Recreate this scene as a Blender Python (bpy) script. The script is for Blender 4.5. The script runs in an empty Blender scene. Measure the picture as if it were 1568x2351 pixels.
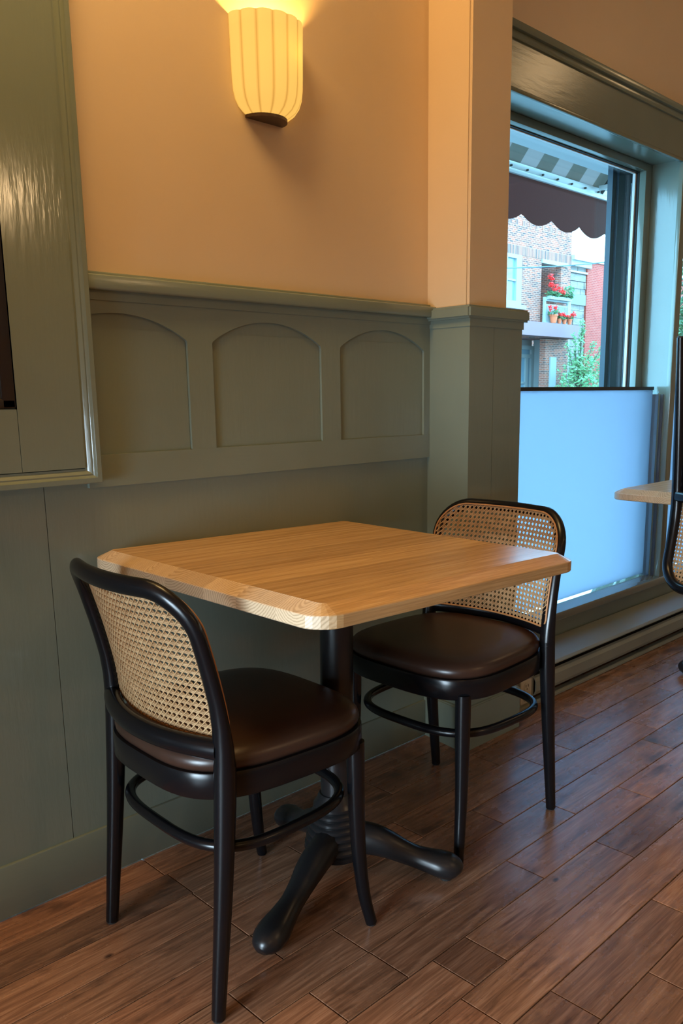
import bpy, bmesh, math, random
from mathutils import Vector, Matrix
random.seed(7)
S = bpy.context.scene
COL = S.collection
PI = math.pi

# ------------------------------------------------------------------ camera, world, light, exposure
def look_matrix(yaw, pitch, roll, loc):
    f = Vector((math.sin(yaw)*math.cos(pitch), math.cos(yaw)*math.cos(pitch), -math.sin(pitch)))
    r = Vector((math.cos(yaw), -math.sin(yaw), 0)); u = r.cross(f)
    c, s = math.cos(roll), math.sin(roll)
    r2, u2 = c*r + s*u, -s*r + c*u
    m = Matrix(((r2.x, u2.x, -f.x), (r2.y, u2.y, -f.y), (r2.z, u2.z, -f.z))).to_4x4()
    m.translation = loc
    return m
cam = bpy.data.cameras.new('camera'); cam_o = bpy.data.objects.new('camera', cam); COL.objects.link(cam_o)
cam_o.matrix_world = look_matrix(math.radians(45.8267), math.radians(11.3545), math.radians(-0.3386), Vector((0, -1.6947, 1.09)))
cam.sensor_fit = 'AUTO'; cam.sensor_width = 36.0; cam.lens = 1936.72/2351*36
cam.shift_x = -(882.74-784)/2351; cam.shift_y = (1282.87-1175.5)/2351
cam.clip_start = 0.02; cam.clip_end = 300
S.camera = cam_o

W = bpy.data.worlds.new('sky'); S.world = W; W.use_nodes = True
bg = W.node_tree.nodes['Background']
bg.inputs[0].default_value = (0.27, 0.66, 1.0, 1); bg.inputs[1].default_value = 13.0

def area(name, loc, target, sx, sy, power, col, spread=180):
    l = bpy.data.lights.new(name, 'AREA'); l.shape = 'RECTANGLE'; l.size = sx; l.size_y = sy
    l.energy = power; l.color = col; l.spread = math.radians(spread)
    o = bpy.data.objects.new(name, l); COL.objects.link(o); o.location = loc
    o.rotation_euler = (Vector(target)-Vector(loc)).to_track_quat('-Z', 'Y').to_euler()
    return o
# daylight fill added inside the closed near wall, narrow cone towards the chair
area('daylight_fill_chair', (-1.33, -1.15, 0.56), (1.0, -0.93, 0.42), 1.1, 0.8, 11.0, (0.64, 0.84, 1.0), 54)
# warm lamps of the room, behind and above the photographer, plus an added fill for the pier
def lamp(name, loc, power, col, rad):
    l = bpy.data.lights.new(name, 'POINT'); l.energy = power; l.color = col; l.shadow_soft_size = rad
    o = bpy.data.objects.new(name, l); COL.objects.link(o); o.location = loc; return o
WARM = (1.0, 0.66, 0.33)
lamp('pendant_light_a', (2.0, -3.2, 2.12), 13, WARM, 0.055)
lamp('pendant_light_b', (-0.4, -3.4, 2.4), 7, WARM, 0.13)
lamp('pier_fill_light', (0.62, -0.40, 2.68), 46, (1.0, 0.66, 0.27), 0.28)  # unseen lamp added to brighten the pier's side face and the tabletop
lamp('pendant_light_c', (4.5, -1.42, 2.89), 6, WARM, 0.12)
# portal that guides the sky light through the shop windows
pl = area('window_portal', (3.7, 0.42, 1.12), (3.7, -1, 1.12), 3.2, 1.75, 1, (1, 1, 1)); pl.data.cycles.is_portal = True

S.view_settings.view_transform = 'Standard'; S.view_settings.look = 'None'
S.view_settings.exposure = 0.40; S.view_settings.gamma = 1.0; S.view_settings.use_curve_mapping = False
try:
    S.cycles.use_denoising = True; S.cycles.sample_clamp_indirect = 6.0
    S.cycles.max_bounces = 10; S.cycles.diffuse_bounces = 5; S.cycles.transparent_max_bounces = 16
except Exception: pass

# ------------------------------------------------------------------ helpers
def props(o, label=None, cat=None, group=None, kind=None):
    if label: o['label'] = label
    if cat: o['category'] = cat
    if group: o['group'] = group
    if kind: o['kind'] = kind
    return o
def empty(name, loc=(0, 0, 0), rz=0.0):
    o = bpy.data.objects.new(name, None); COL.objects.link(o); o.location = loc; o.rotation_euler = (0, 0, rz)
    o.empty_display_size = 0.1
    return o
def obj(name, bm, mat, parent=None, smooth=False, recalc=True, ang=None):
    if recalc: bmesh.ops.recalc_face_normals(bm, faces=bm.faces)
    me = bpy.data.meshes.new(name); bm.to_mesh(me); bm.free()
    if smooth:
        for p in me.polygons: p.use_smooth = True
        if ang is not None: me.set_sharp_from_angle(angle=math.radians(ang))
    me.materials.append(mat)
    o = bpy.data.objects.new(name, me); COL.objects.link(o)
    if parent: o.parent = parent
    return o
def box(bm, x0, x1, y0, y1, z0, z1):
    v = [bm.verts.new(p) for p in ((x0,y0,z0),(x1,y0,z0),(x1,y1,z0),(x0,y1,z0),(x0,y0,z1),(x1,y0,z1),(x1,y1,z1),(x0,y1,z1))]
    for f in ((0,3,2,1),(4,5,6,7),(0,1,5,4),(1,2,6,5),(2,3,7,6),(3,0,4,7)): bm.faces.new([v[i] for i in f])
    return v
def B(name, mat, parent, *boxes, bev=0.0, seg=2):
    bm = bmesh.new()
    for b in boxes: box(bm, *b)
    if bev: bmesh.ops.bevel(bm, geom=list(bm.edges), offset=bev, segments=seg, affect='EDGES', profile=0.5)
    return obj(name, bm, mat, parent, smooth=bool(bev), ang=40)
def prism(bm, pts, axis, a, b):
    """polygon pts in the plane across axis, extruded from a to b"""
    def P(p, t):
        return {'x': (t, p[0], p[1]), 'y': (p[0], t, p[1]), 'z': (p[0], p[1], t)}[axis]
    A = [bm.verts.new(P(p, a)) for p in pts]; Bv = [bm.verts.new(P(p, b)) for p in pts]
    n = len(pts)
    bm.faces.new(A); bm.faces.new(Bv)
    for i in range(n): bm.faces.new((A[i], A[(i+1) % n], Bv[(i+1) % n], Bv[i]))
def crom(pts, n=6, closed=False):
    pts = [Vector(p) for p in pts]; out = []; N = len(pts)
    for i in range(N if closed else N-1):
        if closed: p0, p1, p2, p3 = pts[(i-1) % N], pts[i], pts[(i+1) % N], pts[(i+2) % N]
        else: p0, p1, p2, p3 = pts[max(i-1, 0)], pts[i], pts[i+1], pts[min(i+2, N-1)]
        for k in range(n):
            t = k/n
            out.append(0.5*((2*p1)+(-p0+p2)*t+(2*p0-5*p1+4*p2-p3)*t*t+(-p0+3*p1-3*p2+p3)*t*t*t))
    if not closed: out.append(pts[-1])
    return out
def tube(bm, pts, rad, seg=12, closed=False, cap=True, up=None):
    """sweep a circle; rad = number, list of numbers or list of (side, up) radii. up = fixed reference for ellipses"""
    pts = [Vector(p) for p in pts]; N = len(pts); rings = []
    prev = None
    for i, p in enumerate(pts):
        if closed: t = pts[(i+1) % N]-pts[(i-1) % N]
        else: t = pts[min(i+1, N-1)]-pts[max(i-1, 0)]
        t.normalize()
        if up is not None: n = Vector(up)
        else: n = prev if prev is not None else (Vector((0, 0, 1)) if abs(t.z) < 0.9 else Vector((1, 0, 0)))
        n = (n-t*n.dot(t)).normalized(); prev = n; b = t.cross(n)
        r = rad[i] if isinstance(rad, (list, tuple)) else rad
        rs, ru = (r if isinstance(r, (list, tuple)) else (r, r))
        rings.append([bm.verts.new(p+b*rs*math.cos(a)+n*ru*math.sin(a)) for a in (2*PI*k/seg for k in range(seg))])
    for i in range(N if closed else N-1):
        A, C = rings[i], rings[(i+1) % N]
        for k in range(seg): bm.faces.new((A[k], A[(k+1) % seg], C[(k+1) % seg], C[k]))
    if cap and not closed:
        bm.faces.new(rings[0][::-1]); bm.faces.new(rings[-1])
def lathe(bm, prof, seg=32, cx=0, cy=0):
    rings = [[bm.verts.new((cx+r*math.cos(2*PI*k/seg), cy+r*math.sin(2*PI*k/seg), z)) for k in range(seg)] for r, z in prof]
    for A, C in zip(rings, rings[1:]):
        for k in range(seg): bm.faces.new((A[k], A[(k+1) % seg], C[(k+1) % seg], C[k]))
    bm.faces.new(rings[0][::-1]); bm.faces.new(rings[-1])
def copy_tree(o, parent=None):
    c = o.copy(); COL.objects.link(c); c.parent = parent
    for ch in o.children: copy_tree(ch, c)
    return c

# ------------------------------------------------------------------ materials
class NT:
    def __init__(s, name):
        s.m = bpy.data.materials.new(name); s.m.use_nodes = True; s.t = s.m.node_tree
        s.b = s.t.nodes['Principled BSDF']; s.out = s.t.nodes['Material Output']
    def n(s, typ, **kw):
        nd = s.t.nodes.new(typ)
        for k, v in kw.items():
            if k in nd.inputs.keys(): nd.inputs[k].default_value = v
            else: setattr(nd, k, v)
        return nd
    def l(s, a, b): s.t.links.new(a, b)
    def pos(s, scale=(1, 1, 1), mode='world', rand=False, rot=(0, 0, 0)):
        if mode == 'world': src = s.n('ShaderNodeNewGeometry').outputs['Position']
        else: src = s.n('ShaderNodeTexCoord').outputs['Object']
        if rand:
            oi = s.n('ShaderNodeObjectInfo'); mu = s.n('ShaderNodeMath', operation='MULTIPLY'); mu.inputs[1].default_value = 37.0
            s.l(oi.outputs['Random'], mu.inputs[0])
            ad = s.n('ShaderNodeVectorMath', operation='ADD'); s.l(src, ad.inputs[0]); s.l(mu.outputs[0], ad.inputs[1]); src = ad.outputs[0]
        mp = s.n('ShaderNodeMapping'); mp.inputs['Scale'].default_value = scale; mp.inputs['Rotation'].default_value = rot
        s.l(src, mp.inputs['Vector']); return mp.outputs[0]
    def noise(s, vec, scale=5, detail=4, rough=0.55, dist=0.0):
        nd = s.n('ShaderNodeTexNoise'); nd.inputs['Scale'].default_value = scale; nd.inputs['Detail'].default_value = detail
        nd.inputs['Roughness'].default_value = rough; nd.inputs['Distortion'].default_value = dist
        s.l(vec, nd.inputs['Vector']); return nd.outputs['Fac']
    def ramp(s, fac, stops):
        r = s.n('ShaderNodeValToRGB'); e = r.color_ramp.elements
        while len(e) < len(stops): e.new(0.5)
        for el, (p, c) in zip(e, stops): el.position = p; el.color = (*c, 1) if len(c) == 3 else c
        s.l(fac, r.inputs[0]); return r.outputs[0]
    def mix(s, fac, a, b, typ='MIX'):
        m = s.n('ShaderNodeMix', data_type='RGBA', blend_type=typ)
        for v, i in ((fac, 0), (a, 6), (b, 7)):
            if hasattr(v, 'links'): s.l(v, m.inputs[i])
            else: m.inputs[i].default_value = v if i == 0 else ((*v, 1) if len(v) == 3 else v)
        return m.outputs[2]
    def bump(s, h, strength=0.2, dist=0.002):
        b = s.n('ShaderNodeBump'); b.inputs['Strength'].default_value = strength; b.inputs['Distance'].default_value = dist
        s.l(h, b.inputs['Height']); s.l(b.outputs[0], s.b.inputs['Normal'])
    def set(s, **kw):
        for k, v in kw.items():
            i = s.b.inputs[k.replace('_', ' ')]
            if hasattr(v, 'links'): s.l(v, i)
            else: i.default_value = (*v, 1) if isinstance(v, tuple) and len(v) == 3 else v
        return s.m
def simple(name, col, rough=0.5, **kw):
    return NT(name).set(Base_Color=col, Roughness=rough, **kw)

def paint_green():
    t = NT('sage_green_gloss_paint')
    v = t.pos((1, 1, 0.16)); a = t.noise(v, 70, 3, 0.6); b = t.noise(t.pos((1, 1, 1)), 3, 3)
    col = t.ramp(b, [(0.3, (0.170, 0.204, 0.165)), (0.7, (0.192, 0.229, 0.186))])
    t.bump(a, 0.40, 0.0012)
    return t.set(Base_Color=col, Roughness=0.14)
def paint_green_h():
    t = NT('sage_green_gloss_paint_brushed_along')
    v = t.pos((0.16, 1, 1)); a = t.noise(v, 70, 3, 0.6); b = t.noise(t.pos((1, 1, 1)), 3, 3)
    col = t.ramp(b, [(0.3, (0.170, 0.204, 0.165)), (0.7, (0.192, 0.229, 0.186))])
    t.bump(a, 0.35, 0.0012)
    return t.set(Base_Color=col, Roughness=0.22)
def plaster():
    t = NT('peach_beige_plaster')
    a = t.noise(t.pos(), 2.2, 5); b = t.noise(t.pos(), 35, 4)
    col = t.ramp(a, [(0.3, (0.635, 0.475, 0.30)), (0.7, (0.675, 0.51, 0.33))])
    t.bump(b, 0.08, 0.002)
    return t.set(Base_Color=col, Roughness=0.42)
def floor_wood():
    t = NT('worn_brown_floor_board')
    oi = t.n('ShaderNodeObjectInfo')
    g = t.noise(t.pos((1.6, 22, 1), rand=True), 3.2, 6, 0.62, 1.2)
    g2 = t.noise(t.pos((5, 160, 1), rand=True), 2.0, 3, 0.6, 0.3)
    blot = t.noise(t.pos((1, 2.2, 1), rand=True), 6.5, 5, 0.6)
    base = t.ramp(g, [(0.28, (0.14, 0.072, 0.042)), (0.5, (0.29, 0.160, 0.098)), (0.72, (0.45, 0.275, 0.18))])
    tone = t.ramp(oi.outputs['Random'], [(0.0, (0.68, 0.62, 0.60)), (0.4, (0.95, 0.90, 0.86)), (0.75, (1.15, 1.02, 0.92)), (1.0, (1.0, 0.78, 0.66))])
    c = t.mix(1.0, base, tone, 'MULTIPLY')
    c = t.mix(0.55, c, t.ramp(g2, [(0.35, (0.62, 0.60, 0.58)), (0.62, (1.08, 1.08, 1.08))]), 'MULTIPLY')
    c = t.mix(1.0, c, t.ramp(blot, [(0.30, (0.38, 0.36, 0.36)), (0.43, (1, 1, 1))]), 'MULTIPLY')
    vo = t.n('ShaderNodeTexVoronoi'); vo.inputs['Scale'].default_value = 4.2; t.l(t.pos((1, 1.7, 1), rand=True), vo.inputs['Vector'])
    c = t.mix(1.0, c, t.ramp(vo.outputs['Distance'], [(0.02, (0.22, 0.2, 0.2)), (0.055, (1, 1, 1))]), 'MULTIPLY')
    t.bump(g2, 0.22, 0.0012)
    rr = t.ramp(blot, [(0.3, (0.34,)*3), (0.7, (0.19,)*3)])
    return t.set(Base_Color=c, Roughness=rr, Specular_IOR_Level=0.8)
def oak():
    t = NT('oiled_oak')
    tc = t.n('ShaderNodeTexCoord')
    g = t.noise(t.pos((1.4, 26, 26), 'object', rand=True), 2.6, 6, 0.6, 0.8)
    f = t.noise(t.pos((5, 190, 190), 'object', rand=True), 2.0, 3)
    wv = t.n('ShaderNodeTexWave', wave_type='BANDS', bands_direction='Y'); wv.inputs['Scale'].default_value = 9; wv.inputs['Distortion'].default_value = 9; wv.inputs['Detail'].default_value = 3; wv.inputs['Detail Scale'].default_value = 0.7
    t.l(t.pos((0.16, 1, 1), 'object', rand=True), wv.inputs['Vector'])
    long_c = t.ramp(g, [(0.3, (0.52, 0.31, 0.125)), (0.55, (0.63, 0.405, 0.185)), (0.75, (0.70, 0.48, 0.24))])
    long_c = t.mix(0.35, long_c, t.ramp(f, [(0.4, (0.55, 0.5, 0.45)), (0.6, (1.05, 1.05, 1.05))]), 'MULTIPLY')
    long_c = t.mix(0.22, long_c, t.ramp(wv.outputs['Fac'], [(0.1, (0.6, 0.55, 0.5)), (0.5, (1.1, 1.1, 1.1))]), 'MULTIPLY')
    rg = t.n('ShaderNodeTexWave', wave_type='RINGS', rings_direction='X'); rg.inputs['Scale'].default_value = 62; rg.inputs['Distortion'].default_value = 2.5; rg.inputs['Detail'].default_value = 2; rg.inputs['Detail Scale'].default_value = 1.5
    ps = t.n('ShaderNodeObjectInfo'); ma = t.n('ShaderNodeMath', operation='MULTIPLY_ADD'); ma.inputs[1].default_value = 0.12; ma.inputs[2].default_value = -0.06; t.l(ps.outputs['Random'], ma.inputs[0])
    vs = t.n('ShaderNodeVectorMath', operation='ADD'); t.l(tc.outputs['Object'], vs.inputs[0]); t.l(ma.outputs[0], vs.inputs[1]); t.l(vs.outputs[0], rg.inputs['Vector'])
    end_c = t.mix(0.85, (0.66, 0.50, 0.33), t.ramp(rg.outputs['Fac'], [(0.1, (0.72, 0.68, 0.63)), (0.6, (1.05, 1.05, 1.05))]), 'MULTIPLY')
    sx = t.n('ShaderNodeSeparateXYZ'); t.l(tc.outputs['Normal'], sx.inputs[0])
    ab = t.n('ShaderNodeMath', operation='ABSOLUTE'); t.l(sx.outputs[0], ab.inputs[0])
    fac = t.ramp(ab.outputs[0], [(0.3, (0, 0, 0)), (0.45, (1, 1, 1))])
    oi = t.n('ShaderNodeObjectInfo')
    c = t.mix(fac, long_c, end_c)
    c = t.mix(1.0, c, t.ramp(oi.outputs['Random'], [(0, (0.84, 0.81, 0.78)), (1, (1.06, 1.05, 1.03))]), 'MULTIPLY')
    t.bump(f, 0.12, 0.0006)
    return t.set(Base_Color=c, Roughness=0.27)
def leather():
    t = NT('dark_brown_leather')
    b = t.noise(t.pos((1, 1, 1), 'object'), 260, 3); a = t.noise(t.pos((1, 1, 1), 'object'), 9, 4)
    t.bump(b, 0.10, 0.0006)
    return t.set(Base_Color=t.ramp(a, [(0.3, (0.030, 0.014, 0.009)), (0.7, (0.042, 0.019, 0.012))]), Roughness=0.33)
def cane_mat():
    t = NT('natural_cane')
    a = t.noise(t.pos((1, 1, 1), 'object'), 55, 4)
    c = t.ramp(a, [(0.3, (0.42, 0.24, 0.11)), (0.7, (0.60, 0.39, 0.20))])
    m = t.set(Base_Color=c, Roughness=0.42)
    tr = t.n('ShaderNodeBsdfTranslucent'); tr.inputs[0].default_value = (0.55, 0.26, 0.08, 1)
    ms = t.n('ShaderNodeMixShader'); ms.inputs[0].default_value = 0.22
    t.l(t.b.outputs[0], ms.inputs[1]); t.l(tr.outputs[0], ms.inputs[2]); t.l(ms.outputs[0], t.out.inputs[0])
    return m
def clear_glass(name='clear_window_glass', tint=(0.97, 1, 1)):
    t = NT(name); t.t.nodes.remove(t.b)
    tr = t.n('ShaderNodeBsdfTransparent'); tr.inputs[0].default_value = (*tint, 1)
    gl = t.n('ShaderNodeBsdfGlossy'); gl.inputs['Roughness'].default_value = 0.0
    lw = t.n('ShaderNodeLayerWeight'); lw.inputs[0].default_value = 0.5
    pw = t.n('ShaderNodeMath', operation='POWER'); pw.inputs[1].default_value = 4.0; t.l(lw.outputs['Facing'], pw.inputs[0])
    fr = t.n('ShaderNodeMath', operation='MULTIPLY_ADD'); fr.inputs[1].default_value = 0.55; fr.inputs[2].default_value = 0.025; t.l(pw.outputs[0], fr.inputs[0])
    ms = t.n('ShaderNodeMixShader'); t.l(fr.outputs[0], ms.inputs[0]); t.l(tr.outputs[0], ms.inputs[1]); t.l(gl.outputs[0], ms.inputs[2]); t.l(ms.outputs[0], t.out.inputs[0])
    return t.m
def frosted():
    t = NT('frosted_glass'); t.t.nodes.remove(t.b)
    tl = t.n('ShaderNodeBsdfTranslucent'); tl.inputs[0].default_value = (0.445, 0.465, 0.52, 1)
    df = t.n('ShaderNodeBsdfDiffuse'); df.inputs[0].default_value = (0.30, 0.34, 0.36, 1)
    m1 = t.n('ShaderNodeMixShader'); m1.inputs[0].default_value = 0.12; t.l(tl.outputs[0], m1.inputs[1]); t.l(df.outputs[0], m1.inputs[2])
    gl = t.n('ShaderNodeBsdfGlossy'); gl.inputs['Roughness'].default_value = 0.18
    lw = t.n('ShaderNodeLayerWeight'); lw.inputs[0].default_value = 0.5
    pw = t.n('ShaderNodeMath', operation='POWER'); pw.inputs[1].default_value = 5.0; t.l(lw.outputs['Facing'], pw.inputs[0])
    fr = t.n('ShaderNodeMath', operation='MULTIPLY_ADD'); fr.inputs[1].default_value = 0.4; fr.inputs[2].default_value = 0.03; t.l(pw.outputs[0], fr.inputs[0])
    ms = t.n('ShaderNodeMixShader'); t.l(fr.outputs[0], ms.inputs[0]); t.l(m1.outputs[0], ms.inputs[1]); t.l(gl.outputs[0], ms.inputs[2]); t.l(ms.outputs[0], t.out.inputs[0])
    return t.m
def shade_glass():
    t = NT('lit_opal_glass'); t.t.nodes.remove(t.b)
    tl = t.n('ShaderNodeBsdfTranslucent'); tl.inputs[0].default_value = (0.090, 0.070, 0.036, 1)
    df = t.n('ShaderNodeBsdfDiffuse'); df.inputs[0].default_value = (0.30, 0.22, 0.12, 1)
    tc = t.n('ShaderNodeTexCoord'); sp = t.n('ShaderNodeSeparateXYZ'); t.l(tc.outputs['Object'], sp.inputs[0])
    at = t.n('ShaderNodeMath', operation='ARCTAN2'); t.l(sp.outputs[1], at.inputs[0]); t.l(sp.outputs[0], at.inputs[1])
    mu = t.n('ShaderNodeMath', operation='MULTIPLY'); mu.inputs[1].default_value = 8/PI; t.l(at.outputs[0], mu.inputs[0])
    pp = t.n('ShaderNodeMath', operation='PINGPONG'); pp.inputs[1].default_value = 0.5; t.l(mu.outputs[0], pp.inputs[0])
    rib = t.ramp(pp.outputs[0], [(0.0, (0.62, 0.55, 0.42)), (0.05, (0.80, 0.76, 0.70)), (0.16, (1, 1, 1))])   # the glass is thicker along each crease
    em = t.n('ShaderNodeEmission'); t.l(t.mix(1.0, rib, (1.0, 0.56, 0.12), 'MULTIPLY'), em.inputs[0]); em.inputs[1].default_value = 0.70
    m1 = t.n('ShaderNodeMixShader'); m1.inputs[0].default_value = 0.4; t.l(tl.outputs[0], m1.inputs[1]); t.l(df.outputs[0], m1.inputs[2])
    ad = t.n('ShaderNodeAddShader'); t.l(m1.outputs[0], ad.inputs[0]); t.l(em.outputs[0], ad.inputs[1]); t.l(ad.outputs[0], t.out.inputs[0])
    return t.m
def bricks(name, c1, c2, mortar, bw=0.22, bh=0.068, ms=0.013, bias=0.0, rough_n=0.25):
    t = NT(name)
    g = t.n('ShaderNodeNewGeometry'); sp = t.n('ShaderNodeSeparateXYZ'); t.l(g.outputs['Position'], sp.inputs[0])
    ad = t.n('ShaderNodeMath', operation='ADD'); t.l(sp.outputs[0], ad.inputs[0]); t.l(sp.outputs[1], ad.inputs[1])
    cb = t.n('ShaderNodeCombineXYZ'); t.l(ad.outputs[0], cb.inputs[0]); t.l(sp.outputs[2], cb.inputs[1])
    br = t.n('ShaderNodeTexBrick'); t.l(cb.outputs[0], br.inputs['Vector'])
    br.inputs['Color1'].default_value = (*c1, 1); br.inputs['Color2'].default_value = (*c2, 1); br.inputs['Mortar'].default_value = (*mortar, 1)
    br.inputs['Scale'].default_value = 1; br.inputs['Brick Width'].default_value = bw; br.inputs['Row Height'].default_value = bh; br.inputs['Mortar Size'].default_value = ms; br.inputs['Bias'].default_value = bias
    return t.set(Base_Color=br.outputs['Color'], Roughness=0.85)
def stone():
    t = NT('pale_rough_stone')
    a = t.noise(t.pos((0.5, 1, 2.4)), 2.2, 5, 0.65)
    t.bump(a, 0.8, 0.1)
    return t.set(Base_Color=t.ramp(a, [(0.3, (0.126, 0.100, 0.089)), (0.6, (0.262, 0.199, 0.165))]), Roughness=0.9)
def awning_cloth():
    t = NT('striped_awning_cloth')
    g = t.n('ShaderNodeNewGeometry'); sp = t.n('ShaderNodeSeparateXYZ'); t.l(g.outputs['Position'], sp.inputs[0])
    m = t.n('ShaderNodeMath', operation='MULTIPLY'); m.inputs[1].default_value = 1/0.30; t.l(sp.outputs[0], m.inputs[0])
    fr = t.n('ShaderNodeMath', operation='FRACT'); t.l(m.outputs[0], fr.inputs[0])
    gt = t.n('ShaderNodeMath', operation='GREATER_THAN'); gt.inputs[1].default_value = 0.5; t.l(fr.outputs[0], gt.inputs[0])
    c = t.mix(gt.outputs[0], (0.207, 0.180, 0.153), (0.353, 0.307, 0.292))
    t.set(Base_Color=c, Roughness=0.9)
    tr = t.n('ShaderNodeBsdfTranslucent'); t.l(c, tr.inputs[0])
    ms = t.n('ShaderNodeMixShader'); ms.inputs[0].default_value = 0.55
    t.l(t.b.outputs[0], ms.inputs[1]); t.l(tr.outputs[0], ms.inputs[2]); t.l(ms.outputs[0], t.out.inputs[0])
    return t.m
def leaf_mat(name, c1, c2):
    t = NT(name); a = t.noise(t.pos(), 4.5, 3); c = t.ramp(a, [(0.35, c1), (0.65, c2)])
    t.set(Base_Color=c, Roughness=0.5)
    tr = t.n('ShaderNodeBsdfTranslucent'); t.l(c, tr.inputs[0]); ms = t.n('ShaderNodeMixShader'); ms.inputs[0].default_value = 0.35
    t.l(t.b.outputs[0], ms.inputs[1]); t.l(tr.outputs[0], ms.inputs[2]); t.l(ms.outputs[0], t.out.inputs[0])
    return t.m

def sill_paint():
    t = NT('sage_green_wet_gloss_paint'); a = t.noise(t.pos((0.2, 1, 1)), 40, 3); t.bump(a, 0.06, 0.001)
    return t.set(Base_Color=(0.19, 0.215, 0.17), Roughness=0.07, Specular_IOR_Level=1.0, Coat_Weight=1.0, Coat_Roughness=0.05, Coat_IOR=1.7)
M_SILL = sill_paint()
M_GREEN = paint_green(); M_GREENH = paint_green_h(); M_PLASTER = plaster(); M_FLOOR = floor_wood(); M_OAK = oak()
M_BLACK = simple('black_lacquered_wood', (0.004, 0.004, 0.005), 0.24, Specular_IOR_Level=0.34)
M_IRON = simple('black_cast_iron', (0.010, 0.010, 0.011), 0.30)
M_LEATHER = leather(); M_CANE = cane_mat(); M_GLASS = clear_glass(); M_FROST = frosted(); M_SHADE = shade_glass()
M_SPLINE = simple('cane_edge_spline', (0.42, 0.20, 0.08), 0.45)
M_BRONZE = simple('dark_bronze_metal', (0.13, 0.085, 0.055), 0.4, Metallic=0.6)
M_DARK = simple('dark_gap', (0.012, 0.011, 0.010), 0.7)
M_BLACKBAR = simple('black_trim_strip', (0.012, 0.012, 0.013), 0.4)
M_BEAD = simple('white_glazing_bead', (0.78, 0.78, 0.76), 0.5)
M_CEIL = simple('cream_ceiling_paint', (0.72, 0.62, 0.48), 0.7)
M_PLASTIC = simple('ivory_plastic', (0.55, 0.55, 0.50), 0.35)
M_DARKSASH = simple('dark_stained_sash', (0.020, 0.014, 0.012), 0.35)
M_HEATER = NT('heater_enamel').set(Base_Color=(0.25, 0.265, 0.22), Roughness=0.3)
M_WHITE = simple('white_painted_wood', (0.276, 0.276, 0.262), 0.5)
M_SOFFIT = simple('pale_concrete', (0.384, 0.384, 0.384), 0.8)
M_NAVY = simple('dark_slate_facade_paint', (0.012, 0.022, 0.034), 0.4, Specular_IOR_Level=0.3)
M_ALU = simple('aluminium', (0.62, 0.62, 0.62), 0.4, Metallic=0.7)
M_MAROON = simple('maroon_valance_cloth', (0.085, 0.008, 0.003), 0.9)
M_ASPHALT = simple('grey_asphalt', (0.123, 0.123, 0.123), 0.9)

# ------------------------------------------------------------------ room shell
XC = 1.932                       # inner corner of the back wall and the pier
ROOM = (-1.4, 7.0, -5.0)
fl = B('floor', M_DARK, None, (ROOM[0], ROOM[1], ROOM[2], 0.0, -0.05, -0.013)); props(fl, 'brown worn wood plank floor', None, None, 'structure')
PW = 0.1062
seams = {0: [0.905, 1.040, 2.30], 1: [0.911, 1.55, 2.62], 2: [0.908, 1.18, 1.90], 3: [0.905, 1.44, 1.985, 2.137], 4: [0.908, 1.63, 2.47], 5: [0.777, 1.037, 1.80, 2.36],
         6: [0.881, 1.038, 1.4935, 2.016, 2.61], 7: [0.70, 1.1065, 1.206, 1.7145, 2.21], 8: [0.58, 1.062, 1.98], 9: [0.66, 1.193, 1.587, 2.3], 10: [0.86, 1.364, 1.95]}
def plank(x0, x1, k):
    g = 0.0011; y1 = -k*PW-g; y0 = -(k+1)*PW+g; x0 += g; x1 -= g
    if y1 > -0.004: y1 = -0.004
    bm = bmesh.new(); c = 0.0009; dz = random.uniform(-0.0004, 0.0004)
    b = [bm.verts.new((x, y, -0.014)) for x, y in ((x0, y0), (x1, y0), (x1, y1), (x0, y1))]
    m = [bm.verts.new((x, y, -c+dz)) for x, y in ((x0, y0), (x1, y0), (x1, y1), (x0, y1))]
    t = [bm.verts.new((x, y, dz)) for x, y in ((x0+c, y0+c), (x1-c, y0+c), (x1-c, y1-c), (x0+c, y1-c))]
    for A, C in ((b, m), (m, t)):
        for i in range(4): bm.faces.new((A[i], A[(i+1) % 4], C[(i+1) % 4], C[i]))
    bm.faces.new(t)
    obj('plank', bm, M_FLOOR, fl)
for k in range(0, 16):
    xs = list(seams.get(k, []))
    lo = xs[0] if xs else random.uniform(0.2, 0.7); hi = xs[-1] if xs else lo
    left = []
    while lo > -1.0: lo -= random.uniform(0.45, 0.95); left.insert(0, lo)
    right = []
    while hi < 4.6: hi += random.uniform(0.35, 0.8); right.append(hi)
    xs = left + (xs if xs else [random.uniform(0.2, 0.7)]) + right
    xs = sorted(set(xs))
    for a, b in zip(xs, xs[1:]):
        if b-a > 0.03: plank(a, b, k)
# rest of the floor beyond the view, boards in longer rows
for k in range(16, 47):
    plank(ROOM[0], 1.7 + (k*0.37) % 1.6, k); plank(1.7 + (k*0.37) % 1.6, ROOM[1], k)
for k in range(0, 16): plank(4.6+0.9, ROOM[1], k)

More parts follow.
